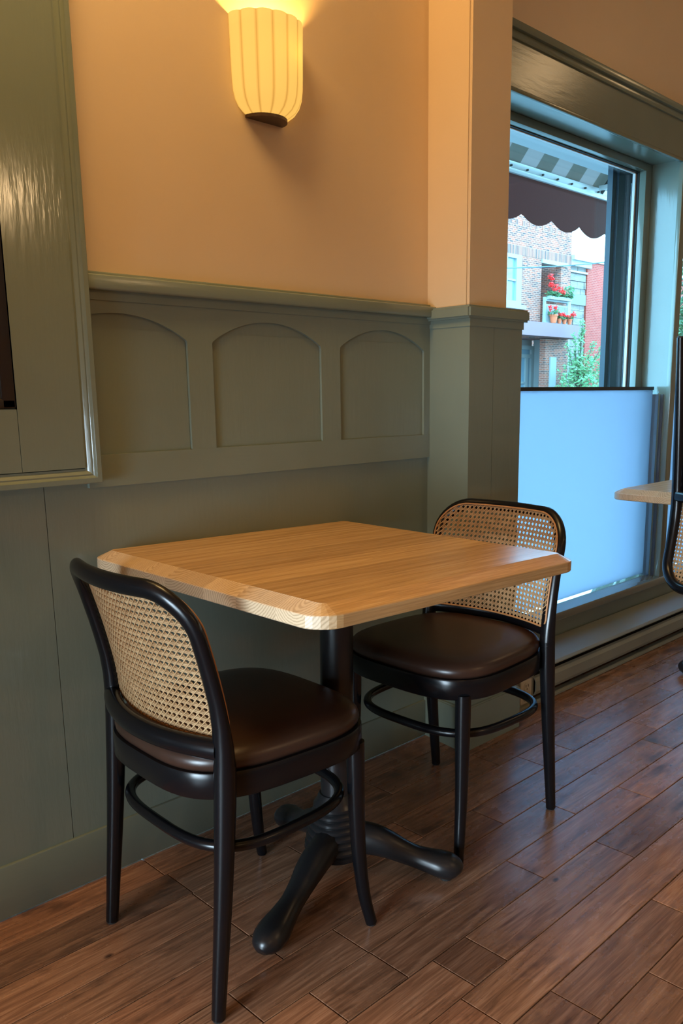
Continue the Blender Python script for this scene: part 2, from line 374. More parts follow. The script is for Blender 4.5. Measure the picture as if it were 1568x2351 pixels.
props(B('ceiling', M_CEIL, None, (ROOM[0], ROOM[1], ROOM[2], 0.3, 3.0, 3.1)), 'cream painted ceiling', None, None, 'structure')
props(B('wall_left', M_PLASTER, None, (ROOM[0], XC+0.3, 0.0, 0.2, 0.0, 3.0)), 'peach plaster wall above sage green wainscot', None, None, 'structure')
props(B('wall_rear', M_PLASTER, None, (ROOM[0], ROOM[1], ROOM[2]-0.1, ROOM[2], 0.0, 3.0)), 'plaster wall opposite the sconce', None, None, 'structure')
props(B('wall_far', M_PLASTER, None, (ROOM[1], ROOM[1]+0.1, ROOM[2], 0.0, 0.0, 3.0)), 'plaster wall at the far end', None, None, 'structure')
props(B('wall_near', M_PLASTER, None, (ROOM[0]-0.1, ROOM[0], ROOM[2], 0.2, 0, 3)), 'plaster wall at the near end of the room', None, None, 'structure')

# pier: slightly skewed prism, plaster above, painted boards below
bm = bmesh.new(); prism(bm, [(1.933, 0.02), (1.919, -0.160), (2.106, -0.160), (2.106, 0.02)], 'z', 1.30, 3.0)
bmesh.ops.bevel(bm, geom=[e for e in bm.edges if abs(e.verts[0].co.z-e.verts[1].co.z) > 1 and e.verts[0].co.y < 0], offset=0.007, segments=3, affect='EDGES')
pier = props(obj('wall_pier', bm, M_PLASTER, None, True, ang=35), 'plaster pier standing between table wall and shop window', None, None, 'structure')
bm = bmesh.new(); prism(bm, [(1.931, 0.01), (1.908, -0.177), (2.019, -0.177), (2.019, 0.01)], 'z', 0.0, 1.262); obj('board', bm, M_GREEN, pier)
bm = bmesh.new(); prism(bm, [(2.0205, 0.01), (2.0205, -0.1765), (2.159, -0.1765), (2.159, 0.01)], 'z', 0.0, 1.262); obj('board', bm, M_GREEN, pier)
bm = bmesh.new(); prism(bm, [(1.928, 0.0), (1.905, -0.180), (2.162, -0.180), (2.162, 0.0)], 'z', 1.262, 1.284); obj('frieze_strip', bm, M_GREENH, pier)
bm = bmesh.new(); prism(bm, [(1.912, 0.0), (1.889, -0.190), (2.181, -0.190), (2.181, 0.01)], 'z', 1.283, 1.318)
bmesh.ops.bevel(bm, geom=list(bm.edges), offset=0.006, segments=3, affect='EDGES'); obj('cap_rail', bm, M_GREENH, pier, True, ang=40)
bm = bmesh.new(); prism(bm, [(1.917, 0.0), (1.893, -0.188), (2.182, -0.188), (2.182, 0.0)], 'z', 0.0, 0.138)
bmesh.ops.bevel(bm, geom=[e for e in bm.edges if e.verts[0].co.z > .1 and e.verts[1].co.z > .1], offset=0.004, segments=2, affect='EDGES')
props(obj('baseboard_pier', bm, M_GREENH, None, True, ang=40), 'painted baseboard wrapped round the pier', None, None, 'structure')

# wainscot on the back wall
wn = props(B('trim_1', M_GREEN, None, (ROOM[0], 0.745, -0.004, 0.0, 0.10, 0.962), (0.7465, XC, -0.004, 0.0, 0.10, 1.30)), 'sage green wainscot with arched panels below the plaster', None, None, 'structure')
FY = -0.013
bays = [(0.762+0.402*i, 0.762+0.402*i+0.336) for i in range(3)]
ZB, ZS, ZP, ZT = 0.957, 1.199, 1.2505, 1.274
for i, (a, b) in enumerate(bays):                                       # arched heads
    bm = bmesh.new(); n = 24; c = (a+b)/2; hw = (b-a)/2; rise = ZP-ZS; Rr = (hw*hw+rise*rise)/(2*rise)
    pts = [(a, ZS-0.004)] + [(c+hw*t, ZP-Rr+math.sqrt(Rr*Rr-(hw*t)**2)) for t in [(-1+2*k/n)*0.985 for k in range(n+1)]] + [(b, ZS-0.004)]
    top = [(x, ZT) for x, _ in pts]
    for y in (FY, -0.004):
        lo = [bm.verts.new((x, y, z)) for x, z in pts]; hi = [bm.verts.new((x, y, z)) for x, z in top]
        for k in range(len(pts)-1): bm.faces.new((lo[k], lo[k+1], hi[k+1], hi[k]))
        if y == FY: L0 = lo
        else:
            for k in range(len(pts)-1): bm.faces.new((L0[k], L0[k+1], lo[k+1], lo[k]))
    obj('arched_rail', bm, M_GREENH, wn)
for x0, x1 in ((bays[0][1], bays[1][0]), (bays[1][1], bays[2][0]), (bays[2][1], XC)):
    B('stile', M_GREEN, wn, (x0, x1, FY, -0.004, ZB, ZT))
B('bottom_rail', M_GREENH, wn, (0.84, XC, FY-0.0006, -0.004, 0.889, ZB))
for a, b in bays:
    B('arched_panel', M_GREEN, wn, (a+0.001, b-0.001, -0.0055, -0.004, ZB, ZS+0.02))
B('frieze_strip', M_GREENH, wn, (0.84, XC, -0.017, 0.0, ZT, 1.294))
B('cap_rail', M_GREENH, wn, (0.848, XC, -0.036, 0.0, 1.293, 1.323), bev=0.0035, seg=3)
B('cap_moulding', M_GREENH, wn, (0.848, XC, -0.013, 0.0, 1.321, 1.331), bev=0.003)
props(B('baseboard_left', M_GREENH, None, (ROOM[0], XC-0.01, -0.012, 0.0, 0.002, 0.119), bev=0.003), 'flat green baseboard under the wainscot', None, None, 'structure')

# framed opening at the near end of the back wall (casing, flat board, dark sash)
w3 = props(B('window_3', M_GREENH, None, (-0.2, 0.845, -0.022, 0.0, 0.918, 3.0)), 'wide green casing around an interior window', None, None, 'structure')
w3.data.materials[0] = M_GREEN
def mould(bm, prof, path):
    """prof: list of (out, height) swept on a mitred L path: down the right side then along the bottom"""
    rows = []
    for o_, h in prof:
        rows.append([bm.verts.new((0.857-o_, -h, 3.0)), bm.verts.new((0.857-o_, -h, 0.902+o_)), bm.verts.new((-0.3, -h, 0.902+o_))])
    for A, C in zip(rows, rows[1:]):
        for k in range(2): bm.faces.new((A[k], A[k+1], C[k+1], C[k]))
bm = bmesh.new(); mould(bm, [(0.0, 0.0), (0.0, 0.040), (0.0015, 0.0415), (0.011, 0.0415), (0.0125, 0.038), (0.016, 0.034), (0.019, 0.0345), (0.022, 0.032), (0.026, 0.0275), (0.030, 0.0275), (0.032, 0.0225), (0.033, 0.02)], None)
obj('back_band', bm, M_GREEN, w3, True, ang=30)
B('board', M_GREEN, w3, (0.6955, 0.826, -0.030, -0.02, 0.934, 3.0))
B('board', M_GREENH, w3, (-0.2, 0.6945, -0.0295, -0.02, 0.934, 1.056))
B('reveal', M_GREEN, w3, (0.6955, 0.700, -0.0302, 0.05, 1.056, 3.0))
B('sash', M_DARKSASH, w3, (0.668, 0.6945, -0.030, -0.020, 1.058, 3.0), (0.3, 0.6945, -0.030, -0.020, 1.058, 1.076), bev=0.003)
B('pane', simple('dim_interior_glass', (0.13, 0.14, 0.11), 0.12), w3, (0.0, 0.668, -0.0235, -0.021, 1.07, 3.0))

# ------------------------------------------------------------------ shop window wall
XJ = 3.506; MUL = 0.036; ZSILL = 0.262; ZH = 2.003
wr = bmesh.new()
box(wr, 2.02, ROOM[1], 0.0, 0.2, 2.19, 3.0)
wall_r = props(obj('wall_right', wr, M_PLASTER, None), 'peach plaster wall above the shop window', None, None, 'structure')
B('apron_board', M_GREENH, wall_r, (2.02, ROOM[1], -0.006, 0.2, 0.0, ZSILL-0.03))
win = props(empty('window_1', (0, 0, 0)), 'large shop window with green frame and frosted lower half', None, None, 'structure')
X0, X1 = 2.02, XJ
B('header', M_GREENH, win, (X0, ROOM[1], -0.010, 0.2, ZH, 2.135))
B('crown_moulding', M_GREENH, win, (X0, ROOM[1], -0.030, 0.0, 2.158, 2.182), (X0, ROOM[1], -0.018, 0.0, 2.135, 2.160), bev=0.004)
B('head_bead', M_GREENH, win, (X0, X1, -0.010, 0.006, ZH-0.012, ZH+0.001), bev=0.002)
B('sill', M_SILL, win, (X0, ROOM[1], -0.022, 0.2, ZSILL-0.032, ZSILL), bev=0.004)
def jamb(x0, x1, parent):
    B('mullion', M_GREEN, parent, (x0, x1, 0.0, 0.20, ZSILL, ZH))
    B('edge_bead', M_GREEN, parent, (x0-0.010, x0+0.010, -0.010, 0.010, ZSILL, ZH), bev=0.002)
    B('casing_face', M_GREEN, parent, (x0+0.0005, x1, -0.0095, 0.004, ZSILL, ZH))
jamb(XJ, XJ+MUL, win)
# fixed frame around the glass
B('sash_frame', M_GREEN, win, (X1-0.055, X1-0.0005, 0.130, 0.185, ZSILL, ZH-0.001), bev=0.002)
B('sash_frame', M_GREENH, win, (X0, X1-0.05, 0.130, 0.185, ZH-0.030, ZH-0.001), bev=0.002)
B('sash_frame', M_GREENH, win, (X0, X1-0.05, 0.130, 0.185, ZSILL, ZSILL+0.03), bev=0.002)
B('glazing_bead', M_BEAD, win, (X1-0.068, X1-0.055, 0.172, 0.184, ZSILL+0.03, ZH-0.03), (X0, X1-0.055, 0.172, 0.184, ZH-0.036, ZH-0.028))
B('gasket', M_DARK, win, (X1-0.0585, X1-0.0550, 0.160, 0.172, ZSILL+0.03, ZH-0.03), (X0, X1-0.055, 0.160, 0.172, ZH-0.033, ZH-0.030))
B('clear_pane', M_GLASS, win, (X0, X1-0.06, 0.190, 0.194, ZSILL+0.02, ZH-0.02))
B('frosted_pane', M_FROST, win, (X0, XJ-0.03, 0.060, 0.066, ZSILL+0.010, 1.0835))
B('pane_cap_strip', M_BLACKBAR, win, (X0, XJ-0.027, 0.056, 0.070, 1.081, 1.0945))
B('pane_channel', M_FROST, win, (XJ-0.030, XJ-0.0005, 0.046, 0.080, ZSILL, 1.062), (XJ-0.012, XJ-0.0005, 0.022, 0.034, ZSILL, 1.062), bev=0.0015)
B('suction_clip', M_GLASS, win, (XJ-0.028, XJ-0.006, 0.040, 0.062, 1.063, 1.085), bev=0.005)
# the next bay of the window, beyond the mullion
w2 = props(empty('window_2', (0, 0, 0)), 'second shop window bay beyond the slim mullion', None, None, 'structure')
X2, X3 = XJ+MUL, 5.0
jamb(X3, X3+MUL, w2)
B('sash_frame', M_GREENH, w2, (X2, X3, 0.130, 0.185, ZH-0.030, ZH-0.001), (X2, X3, 0.130, 0.185, ZSILL, ZSILL+0.03), bev=0.002)
B('clear_pane', M_GLASS, w2, (X2, X3, 0.190, 0.194, ZSILL+0.02, ZH-0.02))
B('frosted_pane', M_FROST, w2, (X2+0.03, X3-0.03, 0.060, 0.066, ZSILL+0.004, 1.0835))
B('pane_cap_strip', M_BLACKBAR, w2, (X2+0.027, X3-0.027, 0.056, 0.070, 1.081, 1.0945))
props(B('trim_2', M_PLASTER, None, (X3+MUL, ROOM[1], 0.0, 0.2, ZSILL, ZH)), 'plaster infill past the shop windows', None, None, 'structure')

# ------------------------------------------------------------------ baseboard heater with outlet
ht = props(empty('baseboard_heater', (2.19, -0.06, 0)), 'long green painted electric baseboard heater under the shop window', 'heater')
def hb(name, mat, *pts, x0=0.0, x1=4.2):
    bm = bmesh.new(); prism(bm, [(y+0.06, z) for y, z in pts], 'x', x0, x1); return obj(name, bm, mat, ht)
hb('back_plate', M_DARK, (-0.07, 0.004), (-0.007, 0.004), (-0.007, 0.158), (-0.07, 0.140), x0=0.18)
hb('hood', M_HEATER, (-0.007, 0.166), (-0.012, 0.169), (-0.112, 0.133), (-0.121, 0.127), (-0.121, 0.123), (-0.113, 0.126), (-0.007, 0.161))
hb('front_panel', M_HEATER, (-0.108, 0.104), (-0.116, 0.099), (-0.122, 0.086), (-0.122, 0.050), (-0.115, 0.036), (-0.104, 0.030), (-0.104, 0.034), (-0.113, 0.040), (-0.118, 0.052), (-0.118, 0.085), (-0.112, 0.096), x0=0.185)
hb('foot_rail', M_HEATER, (-0.121, 0.002), (-0.09, 0.002), (-0.09, 0.012), (-0.112, 0.014), (-0.121, 0.010))
hb('end_box', M_HEATER, (-0.112, 0.002), (-0.007, 0.002), (-0.007, 0.161), (-0.112, 0.128), x0=0.0, x1=0.182)
oul = props(empty('wall_outlet', (2.318, -0.112, 0.065)), 'ivory double power outlet set in the heater end box', 'outlet')
B('cover_plate', M_PLASTIC, oul, (-0.032, 0.032, -0.008, 0.0, -0.042, 0.042), bev=0.002)
for dz in (-0.019, 0.019):
    bm = bmesh.new(); lathe(bm, [(0.0165, 0), (0.0165, 0.002), (0.0155, 0.003)], 20)
    bmesh.ops.rotate(bm, verts=bm.verts, matrix=Matrix.Rotation(PI/2, 3, 'X')); bmesh.ops.translate(bm, verts=bm.verts, vec=(0, -0.008, dz))
    so = obj('socket', bm, M_PLASTIC, oul, True, ang=40)
    B('slot', M_DARK, so, (-0.008, -0.0055, -0.0116, -0.0105, dz-0.001, dz+0.008), (0.0055, 0.008, -0.0116, -0.0105, dz-0.001, dz+0.008), (-0.002, 0.002, -0.0116, -0.0105, dz-0.010, dz-0.006))

# ------------------------------------------------------------------ wall sconce
sc = props(empty('wall_sconce', (1.347, 0.0, 1.706)), 'lit ribbed opal glass half round wall sconce with bronze base', 'wall lamp')
bm = bmesh.new(); NL, SUB = 8, 5
prof = [(0.053, 0.006), (0.062, 0.011), (0.074, 0.020), (0.0835, 0.033), (0.0895, 0.050), (0.0922, 0.072), (0.0932, 0.10), (0.0942, 0.14), (0.0952, 0.18), (0.096, 0.206)]
rows = []
for r, z in prof:
    row = []
    for k in range(NL*SUB+1):
        th = PI*k/(NL*SUB); ph = (k % SUB)/SUB
        depth = 0.0030*min(1.0, max(0.0, (z-0.018)/0.04))
        lobe = abs(math.sin(PI*k/SUB))**0.6
        rr = r-depth*(1-lobe)
        row.append(bm.verts.new((-rr*math.cos(th), -rr*math.sin(th), z+(0.0012*lobe if z > 0.2 else 0))))
    rows.append(row)
for A, C in zip(rows, rows[1:]):
    for k in range(len(A)-1): bm.faces.new((A[k], A[k+1], C[k+1], C[k]))
sh = obj('shade', bm, M_SHADE, sc, True)
sm = sh.modifiers.new('thickness', 'SOLIDIFY'); sm.thickness = 0.003; sm.offset = -1
bm = bmesh.new(); prism(bm, [(-0.0545*math.cos(PI*k/24), -0.0545*math.sin(PI*k/24)) for k in range(25)], 'z', 0.0, 0.0075); obj('base_plate', bm, M_BRONZE, sc)
bm = bmesh.new(); lathe(bm, [(0.006, 0.082), (0.014, 0.09), (0.018, 0.100), (0.016, 0.112), (0.007, 0.118)], 16, 0.028, -0.045)
obj('bulb', bm, NT('lit_bulb').set(Base_Color=(1, 0.8, 0.5), Emission_Color=(1, 0.62, 0.2), Emission_Strength=6.0), sc, True)
bl = lamp('sconce_lamp', (0.028, -0.050, 0.140), 9.0, (1.0, 0.60, 0.17), 0.018); bl.parent = sc

# ------------------------------------------------------------------ cafe chair
def xp(z):
    t = [(0, -0.190), (0.2, -0.170), (0.36, -0.156), (0.48, -0.150), (0.56, -0.157), (0.64, -0.174), (0.70, -0.190), (0.78, -0.214)]
    for (a, xa), (b, xb) in zip(t, t[1:]):
        if z <= b: return xa+(xb-xa)*(z-a)/(b-a)
    return t[-1][1]
YP = 0.195; ZTOP = 0.778; RC = 0.078
def bow(y): return -0.042*(1-min(1, abs(y)/YP)**2)
def xs_back(y, z):
    # smoothed slope
    return (xp(z-0.02)+xp(z)+xp(z+0.02))/3 + bow(y)
def seat_outline(n, a=0.212, b=0.214, e=3.3, taper=0.05, x0=0.006):
    out = []
    for k in range(n):
        th = 2*PI*k/n; c, s = math.cos(th), math.sin(th)
        x = a*math.copysign(abs(c)**(2/e), c); y = b*math.copysign(abs(s)**(2/e), s)
        out.append((x+x0, y*(1+taper*x/a)))
    return out
def loft(bm, loops, cap0=True, cap1=True):
    R_ = [[bm.verts.new(p) for p in L] for L in loops]; n = len(R_[0])
    for A, C in zip(R_, R_[1:]):
        for k in range(n): bm.faces.new((A[k], A[(k+1) % n], C[(k+1) % n], C[k]))
    if cap0: bm.faces.new(R_[0][::-1])
    if cap1: bm.faces.new(R_[-1])
def in_panel(y, z, m=0.0):
    """inside of the cane field: rounded top corners, small round bottom corners"""
    yl = YP+0.004-m; zt = ZTOP+0.006-m; zb = 0.503+m
    if abs(y) > yl or z > zt or z < zb: return False
    r = RC+0.004-m; cy_, cz_ = yl-r, zt-r
    if abs(y) > cy_ and z > cz_ and (abs(y)-cy_)**2+(z-cz_)**2 > r*r: return False
    r = 0.02; cy_, cz_ = yl-r, zb+r
    if abs(y) > cy_ and z < cz_ and (abs(y)-cy_)**2+(z-cz_)**2 > r*r: return False
    return True
def panel_edge(m, n=14):
    yl = YP+0.004-m; zt = ZTOP+0.006-m; zb = 0.503+m; r = RC+0.004-m; q = 0.02; P = []
    for k in range(n+1): a = PI/2*k/n; P.append((yl-r+r*math.cos(a), zt-r+r*math.sin(a)))
    for k in range(1, 12): P.append(((yl-r)*(1-2*k/12), zt))
    for k in range(n+1): a = PI/2+PI/2*k/n; P.append((-(yl-r)+r*math.cos(a), zt-r+r*math.sin(a)))
    for k in range(1, 8): P.append((-yl, (zt-r)+(zb+q-zt+r)*k/8))
    for k in range(5): a = PI+PI/2*k/4; P.append((-(yl-q)+q*math.cos(a), zb+q+q*math.sin(a)))
    for k in range(1, 14): P.append((-(yl-q)*(1-2*k/14), zb))
    for k in range(5): a = 1.5*PI+PI/2*k/4; P.append(((yl-q)+q*math.cos(a), zb+q+q*math.sin(a)))
    for k in range(1, 8): P.append((yl, zb+q+(zt-r-zb-q)*k/8))
    return P
def cane_bmesh():
    bm = bmesh.new(); p = 0.0125; HT = 0.00042
    def ribbon(run, w, lift):
        if len(run) < 2: return
        prev = None
        d = Vector((0, run[-1][0]-run[0][0], run[-1][1]-run[0][1])).normalized()
        side = Vector((0, -d.z, d.y))
        for y, z in run:
            q = Vector((xs_back(y, z)+0.0137+lift, y, z)); ox = Vector((HT, 0, 0))
            cur = [bm.verts.new(q+side*w/2-ox), bm.verts.new(q+side*w/2+ox), bm.verts.new(q-side*w/2+ox), bm.verts.new(q-side*w/2-ox)]
            if prev:
                for k in range(4): bm.faces.new((prev[k], prev[(k+1) % 4], cur[(k+1) % 4], cur[k]))
            prev = cur
    def line(y0, z0, dy, dz, w, lift, step=0.003):
        run = []
        k = -260
        pts = [(y0+dy*step*i, z0+dz*step*i) for i in range(-260, 261)]
        ins = [q for q in pts if in_panel(q[0], q[1], 0.002)]
        if len(ins) < 3: return
        sel = ins[::5]
        if sel[-1] != ins[-1]: sel.append(ins[-1])
        ribbon(sel, w, lift)
    zc = 0.64
    N = 20
    for i in range(-N, N+1):
        for s in (-0.0013, 0.0013):
            line(i*p+s, zc, 0, 1, 0.0018, 0.0005)
            line(0, zc+i*p+s, 1, 0, 0.0018, -0.0005)
    h = math.sqrt(0.5)
    for i in range(-46, 47):
        line((i+0.5)*p, zc, h, h, 0.0023, 0.0012); line((i+0.5)*p, zc, h, -h, 0.0023, -0.0012)
    return bm
def make_chair():
    t = empty('cafe_chair', (0, 0, 0))
    for s in (-1, 1):                                                     # rear legs, lower half of the bent back frame
        pts = crom([(xp(z), s*(YP+0.003*(1-z/0.45)), z) for z in (0.004, 0.1, 0.2, 0.3, 0.4, 0.47)], 4)
        r = [0.0125+(0.0195-0.0125)*min(1, p.z/0.40) for p in pts]
        bm = bmesh.new(); tube(bm, pts, r, 16); lg = obj('leg', bm, M_BLACK, t, True, ang=50)
        bm = bmesh.new(); lathe(bm, [(0.010, 0.0), (0.0105, 0.005)], 12, pts[0].x, pts[0].y); obj('glide', bm, M_DARK, lg)
        fp = crom([(0.190, s*0.190, 0.004), (0.177, s*0.183, 0.07), (0.168, s*0.179, 0.16), (0.164, s*0.177, 0.28), (0.163, s*0.177, 0.41)], 4)
        r = [0.0118+(0.0185-0.0118)*min(1, p.z/0.36) for p in fp]
        bm = bmesh.new(); tube(bm, fp, r, 16); lg = obj('leg', bm, M_BLACK, t, True, ang=50)
        bm = bmesh.new(); lathe(bm, [(0.0095, 0.0), (0.010, 0.005)], 12, fp[0].x, fp[0].y); obj('glide', bm, M_DARK, lg)
    path = [(-YP, z) for z in (0.46, 0.50, 0.54, 0.58, 0.62, 0.66)]
    for k in range(11): a = PI-PI/2*k/10; path.append((-(YP-RC)+RC*math.cos(a), ZTOP-RC+RC*math.sin(a)))
    path += [(-(YP-RC)*(1-2*k/10), ZTOP) for k in range(1, 10)]
    path += [(-y, z) for y, z in reversed(path[:17])]
    pts = [Vector((xs_back(y, z) if z > 0.5 else xp(z)+bow(y), y, z)) for y, z in path]
    rr = [(0.0195-0.003*min(1, (p.z-0.46)/0.2), 0.0195-0.0072*min(1, max(0, p.z-0.47)/0.09)) for p in pts]
    bm = bmesh.new(); tube(bm, pts, rr, 18, up=(1, 0, 0)); obj('back_frame', bm, M_BLACK, t, True, ang=60)
    ys = [(YP-0.006)*(-1+2*k/24) for k in range(25)]
    pts = [Vector((xp(0.495)-0.003+bow(y)*1.15, y, 0.496)) for y in ys]
    bm = bmesh.new(); tube(bm, pts, [(0.0165, 0.0190)]*len(pts), 16, up=(0, 0, 1)); obj('lower_rail', bm, M_BLACK, t, True, ang=60)
    cn = obj('cane_panel', cane_bmesh(), M_CANE, t, recalc=True); cn['kind'] = 'stuff'
    P = panel_edge(0.003); pts = [Vector((xs_back(y, z)+0.0149, y, z)) for y, z in P]
    bm = bmesh.new(); tube(bm, pts, [(0.0026, 0.0022)]*len(pts), 6, closed=True, up=(1, 0, 0)); obj('cane_spline', bm, M_SPLINE, t, True)
    N = 64; o = seat_outline(N); bm = bmesh.new()
    def ring(sc_, z, dx=0): return [(x*sc_+dx, y*sc_, z) for x, y in o]
    loft(bm, [ring(0.90, 0.399), ring(0.985, 0.3985), ring(1.0, 0.402), ring(1.0, 0.443), ring(0.992, 0.447), ring(0.90, 0.447)])
    obj('seat_apron', bm, M_BLACK, t, True, ang=50)
    bm = bmesh.new()
    loft(bm, [ring(0.955, 0.4465), ring(0.975, 0.453), ring(0.980, 0.461), ring(0.972, 0.469), ring(0.945, 0.4765), ring(0.89, 0.4825), ring(0.78, 0.4875), ring(0.6, 0.4905), ring(0.35, 0.492), ring(0.12, 0.4925)])
    cu = obj('seat_cushion', bm, M_LEATHER, t, True, ang=80)
    so = seat_outline(72, 0.176, 0.196, 3.2, -0.04, -0.001)
    bm = bmesh.new(); tube(bm, [Vector((x, y, 0.302)) for x, y in so], 0.0105, 12, closed=True, up=(0, 0, 1)); obj('ring_stretcher', bm, M_BLACK, t, True)
    return t
c1 = make_chair(); c1.location = (0.920, -0.382, 0); c1.rotation_euler = (0, 0, math.radians(-1.5))
props(c1, 'black bentwood chair with cane back pushed in under the green wall casing', 'chair', 'cane back cafe chairs')
c2 = copy_tree(c1); c2.location = (1.588, -0.377, 0); c2.rotation_euler = (0, 0, math.radians(180.5))
props(c2, 'black bentwood chair with cane back standing in front of the pier', 'chair', 'cane back cafe chairs')

# ------------------------------------------------------------------ pedestal table
def rrect(w, d, r, n=6):
    P = []
    for cx_, cy_, a0 in ((w/2-r, d/2-r, 0), (-w/2+r, d/2-r, PI/2), (-w/2+r, -d/2+r, PI), (w/2-r, -d/2+r, 1.5*PI)):
        for k in range(n+1): a = a0+PI/2*k/n; P.append((cx_+r*math.cos(a), cy_+r*math.sin(a)))
    return P
TW, TD = 0.687, 0.678
def top_bmesh():
    bm = bmesh.new(); n = 6
    def L(w, d, r, z): return [(x, y, z) for x, y in rrect(w, d, r, n)]
    loft(bm, [L(TW+0.060, TD+0.060, 0.048, -0.037), L(TW+0.064, TD+0.064, 0.050, -0.035), L(TW+0.064, TD+0.064, 0.050, -0.0155), L(TW+0.062, TD+0.062, 0.049, -0.0140), L(TW+0.002, TD+0.002, 0.014, -0.0006), L(TW, TD, 0.013, 0.0)])
    bmesh.ops.recalc_face_normals(bm, faces=bm.faces)
    return bm
def make_table(cuts):
    t = empty('cafe_table', (0, 0, 0))
    top = empty('tabletop', (0, 0, 0.750)); top.parent = t
    edges = [-1]+cuts+[1]
    for a, b in zip(edges, edges[1:]):
        bm = top_bmesh()
        for y, nrm in ((a, -1), (b, 1)):
            if abs(y) < 0.9:
                g = list(bm.verts)+list(bm.edges)+list(bm.faces)
                res = bmesh.ops.bisect_plane(bm, geom=g, plane_co=(0, y, 0), plane_no=(0, nrm, 0), clear_outer=True)
                ed = [e for e in res['geom_cut'] if isinstance(e, bmesh.types.BMEdge)]
                bmesh.ops.edgenet_fill(bm, edges=ed)
        ya, yb = max(a, -0.37), min(b, 0.37); bmesh.ops.translate(bm, verts=bm.verts, vec=(0, -(ya+yb)/2, 0))
        obj('stave', bm, M_OAK, top).location = (0, (ya+yb)/2, 0)
    bm = bmesh.new(); lathe(bm, [(0.0365, 0.10), (0.0365, 0.700)], 32); obj('column', bm, M_IRON, t, True, ang=40)
    B('mounting_plate', M_IRON, t, (-0.13, 0.13, -0.13, 0.13, 0.700, 0.712), bev=0.003)
    bm = bmesh.new(); prof = [(0.058, 0.050), (0.070, 0.058), (0.0735, 0.070)]
    z = 0.072
    for k in range(7):
        r = 0.0725-0.0036*k
        prof += [(r-0.003, z), (r, z+0.004), (r, z+0.0095), (r-0.003, z+0.0135)]; z += 0.0155
    prof += [(0.044, z+0.004), (0.039, z+0.016), (0.0365, z+0.02)]
    lathe(bm, prof, 40); obj('base_hub', bm, M_IRON, t, True, ang=30)
    for ang_, R_ in ((201.5, 0.315), (307.5, 0.265), (78.0, 0.255)):
        c, s = math.cos(math.radians(ang_)), math.sin(math.radians(ang_)); k = R_/0.29
        st = [(0.03, 0.092, 0.034, 0.040), (0.085, 0.088, 0.033, 0.037), (0.125, 0.078, 0.031, 0.032), (0.165, 0.062, 0.026, 0.027), (0.20, 0.050, 0.025, 0.025), (0.235, 0.041, 0.030, 0.027), (0.262, 0.035, 0.035, 0.029), (0.285, 0.030, 0.034, 0.028), (0.302, 0.025, 0.026, 0.021), (0.311, 0.020, 0.012, 0.010)]
        pts = crom([(c*r*k, s*r*k, z_) for r, z_, _, _ in st], 4)
        rad = [(v.x, v.y) for v in crom([(a_, b_, 0) for _, _, a_, b_ in st], 4)]
        bm = bmesh.new(); tube(bm, pts, rad, 14, up=(0, 0, 1)); ft = obj('foot', bm, M_IRON, t, True, ang=60)
        bm = bmesh.new(); lathe(bm, [(0.014, 0.0), (0.016, 0.010)], 14, c*0.275*k, s*0.275*k); obj('glide', bm, M_DARK, ft)
    return t
t1 = make_table([-0.263, -0.155, -0.058, 0.068, 0.200]); t1.location = (1.188, -0.382, 0)
props(t1, 'square oak pedestal table with rounded corners standing between two chairs', 'table')
for ch in t1.children:                                                     # the top leans a little towards the window side
    if ch.name.startswith('tabletop'): ch.rotation_euler = (0, 0.024, 0); ch.location = (0.014, 0, 0.750)
    if ch.name.startswith('column'): ch.rotation_euler = (0, 0.020, 0)
    if ch.name.startswith('mounting'): ch.rotation_euler = (0, 0.022, 0)
t2 = copy_tree(t1); t2.location = (3.000, -0.60, 0); t2.rotation_euler = (0, 0, math.radians(0))
props(t2, 'pale oak table in front of the shop window with an upturned chair on it', 'table')
for ch in t2.children:
    if ch.name.startswith(('tabletop', 'column', 'mounting')): ch.rotation_euler = (0, 0, 0)
    if ch.name.startswith('tabletop'): ch.location = (0, 0, 0.750)
c3 = copy_tree(c1); c3.rotation_euler = (PI, 0, 0); c3.location = (2.745, -0.685, 1.245)
props(c3, 'upturned black cane chair resting seat down on the window table', 'chair', 'cane back cafe chairs')

# ------------------------------------------------------------------ outside the window
out_g = props(B('ground', M_ASPHALT, None, (-10, 70, 0.35, 40, -0.45, -0.35)), 'grey street outside', None, None, 'structure')
props(B('trim_3', M_SOFFIT, None, (1.5, 7.2, 0.2, 0.385, 2.02, 2.30)), 'pale soffit over the outside of the shop window', None, None, 'structure')
post = props(B('facade_post', M_NAVY, None, (3.375, 3.62, 0.240, 0.264, -0.35, 2.02), (3.405, 3.60, 0.228, 0.240, -0.35, 2.02)), 'dark slate painted post outside the shop window', 'post')
aw = props(empty('shop_awning', (4.3, 0.45, 2.02)), 'striped awning with a maroon scalloped valance outside the window', 'awning')
def rel(o, e):  # move a world-built part into the parent's space
    o.parent = e; o.location = -Vector(e.location)
AX0, AX1 = 2.2, 6.8
bm = bmesh.new(); prism(bm, [(0.42, 3.22), (1.2, 2.285), (1.2, 2.290), (0.42, 3.226)], 'x', AX0, AX1); rel(obj('canopy', bm, awning_cloth()), aw)
rel(B('front_bar', M_ALU, None, (AX0, AX1, 1.185, 1.225, 2.248, 2.288), (AX0, AX1, 1.178, 1.2, 2.228, 2.250), bev=0.003), aw)
bm = bmesh.new(); per = 0.2965; x_ = AX0+0.02; n = int((AX1-AX0)*40)
off = 4.082
A = []
for k in range(n+1):
    x = AX0+(AX1-AX0)*k/n; ph = ((x-off)/per) % 1.0
    zz = 2.040-0.047*math.sin(PI*ph)**0.85
    A.append((x, zz))
